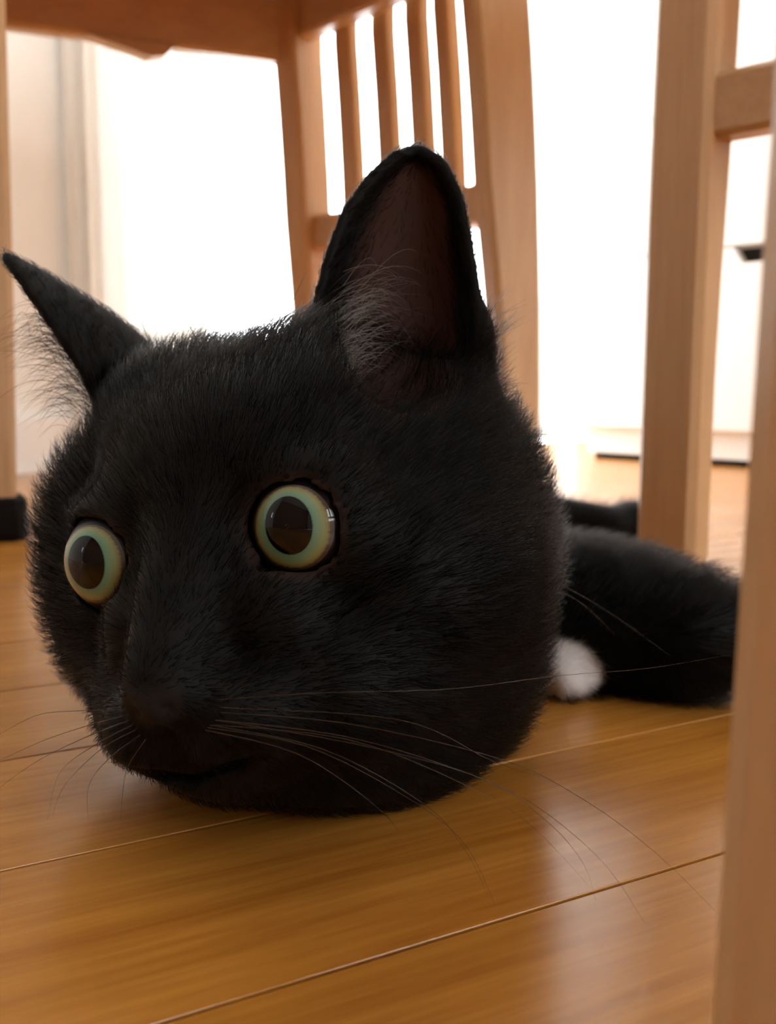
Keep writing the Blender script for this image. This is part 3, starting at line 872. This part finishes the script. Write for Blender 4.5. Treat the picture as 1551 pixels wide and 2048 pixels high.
tuft('ear_tuft', [(110, 640, .280), (150, 700, .280), (175, 760, .279), (170, 830, .276)],
     [(20, 655, .283), (20, 700, .284), (20, 745, .284), (40, 880, .282)], (0.000, 0.0035, 0.0), 240, M_FUR, spread=(0.0025, 0.004), r=0.00005, seed=5)

# ---- whiskers
M_WHISK, nt2, b2 = new_mat('whisker'); b2.inputs['Base Color'].default_value = (0.045, 0.026, 0.015, 1); b2.inputs['Roughness'].default_value = 0.25
def whisker(pts, r=0.00009, name='whisker'):
    Pp = np.array([W(*p) for p in pts]); n = 22
    tt = np.linspace(0, len(Pp) - 1, n)
    # Catmull-Rom through the measured points
    def cr(t):
        i = min(int(t), len(Pp) - 2); u = t - i
        p0 = Pp[max(i - 1, 0)]; p1_ = Pp[i]; p2_ = Pp[i + 1]; p3 = Pp[min(i + 2, len(Pp) - 1)]
        return 0.5 * (2 * p1_ + (p2_ - p0) * u + (2 * p0 - 5 * p1_ + 4 * p2_ - p3) * u * u + (3 * p1_ - p0 - 3 * p2_ + p3) * u ** 3)
    C = np.array([cr(t) for t in tt]); C[:, 2] = np.maximum(C[:, 2], 0.0006)
    Vv = []; Ff = []
    for i in range(n):
        d = C[min(i + 1, n - 1)] - C[max(i - 1, 0)]; d /= np.linalg.norm(d)
        a = np.cross(d, (0.3, 0.1, 0.9)); a /= np.linalg.norm(a); b_ = np.cross(d, a)
        rr_ = r * (1 - 0.82 * i / (n - 1))
        for k in range(4):
            w_ = math.pi / 2 * k
            Vv.append(C[i] + rr_ * (a * math.cos(w_) + b_ * math.sin(w_)))
    for i in range(n - 1):
        for k in range(4): Ff.append((i * 4 + k, i * 4 + (k + 1) % 4, (i + 1) * 4 + (k + 1) % 4, (i + 1) * 4 + k))
    Ff.append((3, 2, 1, 0)); Ff.append(tuple((n - 1) * 4 + k for k in range(4)))
    mesh_obj(name, Vv, Ff, M_WHISK, cat, True)
WH = [
    [(430, 1400, .196), (640, 1386, .195), (900, 1378, .205), (1110, 1352, .215), (1300, 1336, .225), (1482, 1305, .235)],
    [(440, 1425, .196), (700, 1448, .196), (1000, 1518, .20), (1160, 1595, .20), (1310, 1705, .195), (1450, 1843, .185)],
    [(430, 1440, .196), (700, 1475, .196), (960, 1556, .20), (1090, 1625, .20), (1210, 1730, .195), (1288, 1845, .19)],
    [(430, 1440, .196), (720, 1490, .196), (960, 1556, .20), (1090, 1640, .20), (1165, 1725, .195), (1190, 1800, .19)],
    [(420, 1450, .196), (650, 1500, .196), (850, 1610, .20), (930, 1700, .195), (975, 1790, .19)],
    [(415, 1455, .196), (620, 1495, .196), (830, 1605, .20), (930, 1690, .195), (990, 1810, .19)],
    [(410, 1460, .196), (600, 1510, .196), (760, 1620, .20), (810, 1690, .195), (828, 1740, .19)],
    [(430, 1450, .196), (700, 1480, .196), (930, 1570, .20), (1060, 1650, .20), (1180, 1775, .19)],
    [(440, 1415, .196), (800, 1440, .20), (980, 1520, .205), (1080, 1555, .205)],
    [(1080, 1150, .262), (1160, 1190, .265), (1240, 1240, .268), (1340, 1312, .27)],
    [(1090, 1170, .262), (1160, 1205, .265), (1230, 1270, .268)],
    [(250, 1420, .205), (150, 1422, .206), (70, 1432, .21), (-20, 1480, .21)],
    [(255, 1430, .205), (180, 1450, .206), (90, 1480, .21), (-10, 1525, .21)],
    [(260, 1440, .205), (170, 1475, .206), (70, 1525, .21), (-20, 1590, .21)],
    [(265, 1450, .205), (190, 1490, .206), (120, 1545, .205), (95, 1640, .20)],
    [(270, 1460, .205), (200, 1500, .206), (130, 1570, .205), (105, 1630, .20)],
    [(280, 1470, .205), (220, 1515, .206), (178, 1570, .205), (176, 1640, .20)],
    [(290, 1480, .205), (255, 1535, .206), (245, 1590, .205), (240, 1660, .20)],
    [(400, 690, .258), (365, 630, .258), (310, 545, .258)],
    [(300, 690, .265), (285, 650, .265), (265, 605, .265)],
    [(560, 660, .262), (590, 590, .262), (612, 545, .262)],
]
for w_ in WH: whisker(w_)
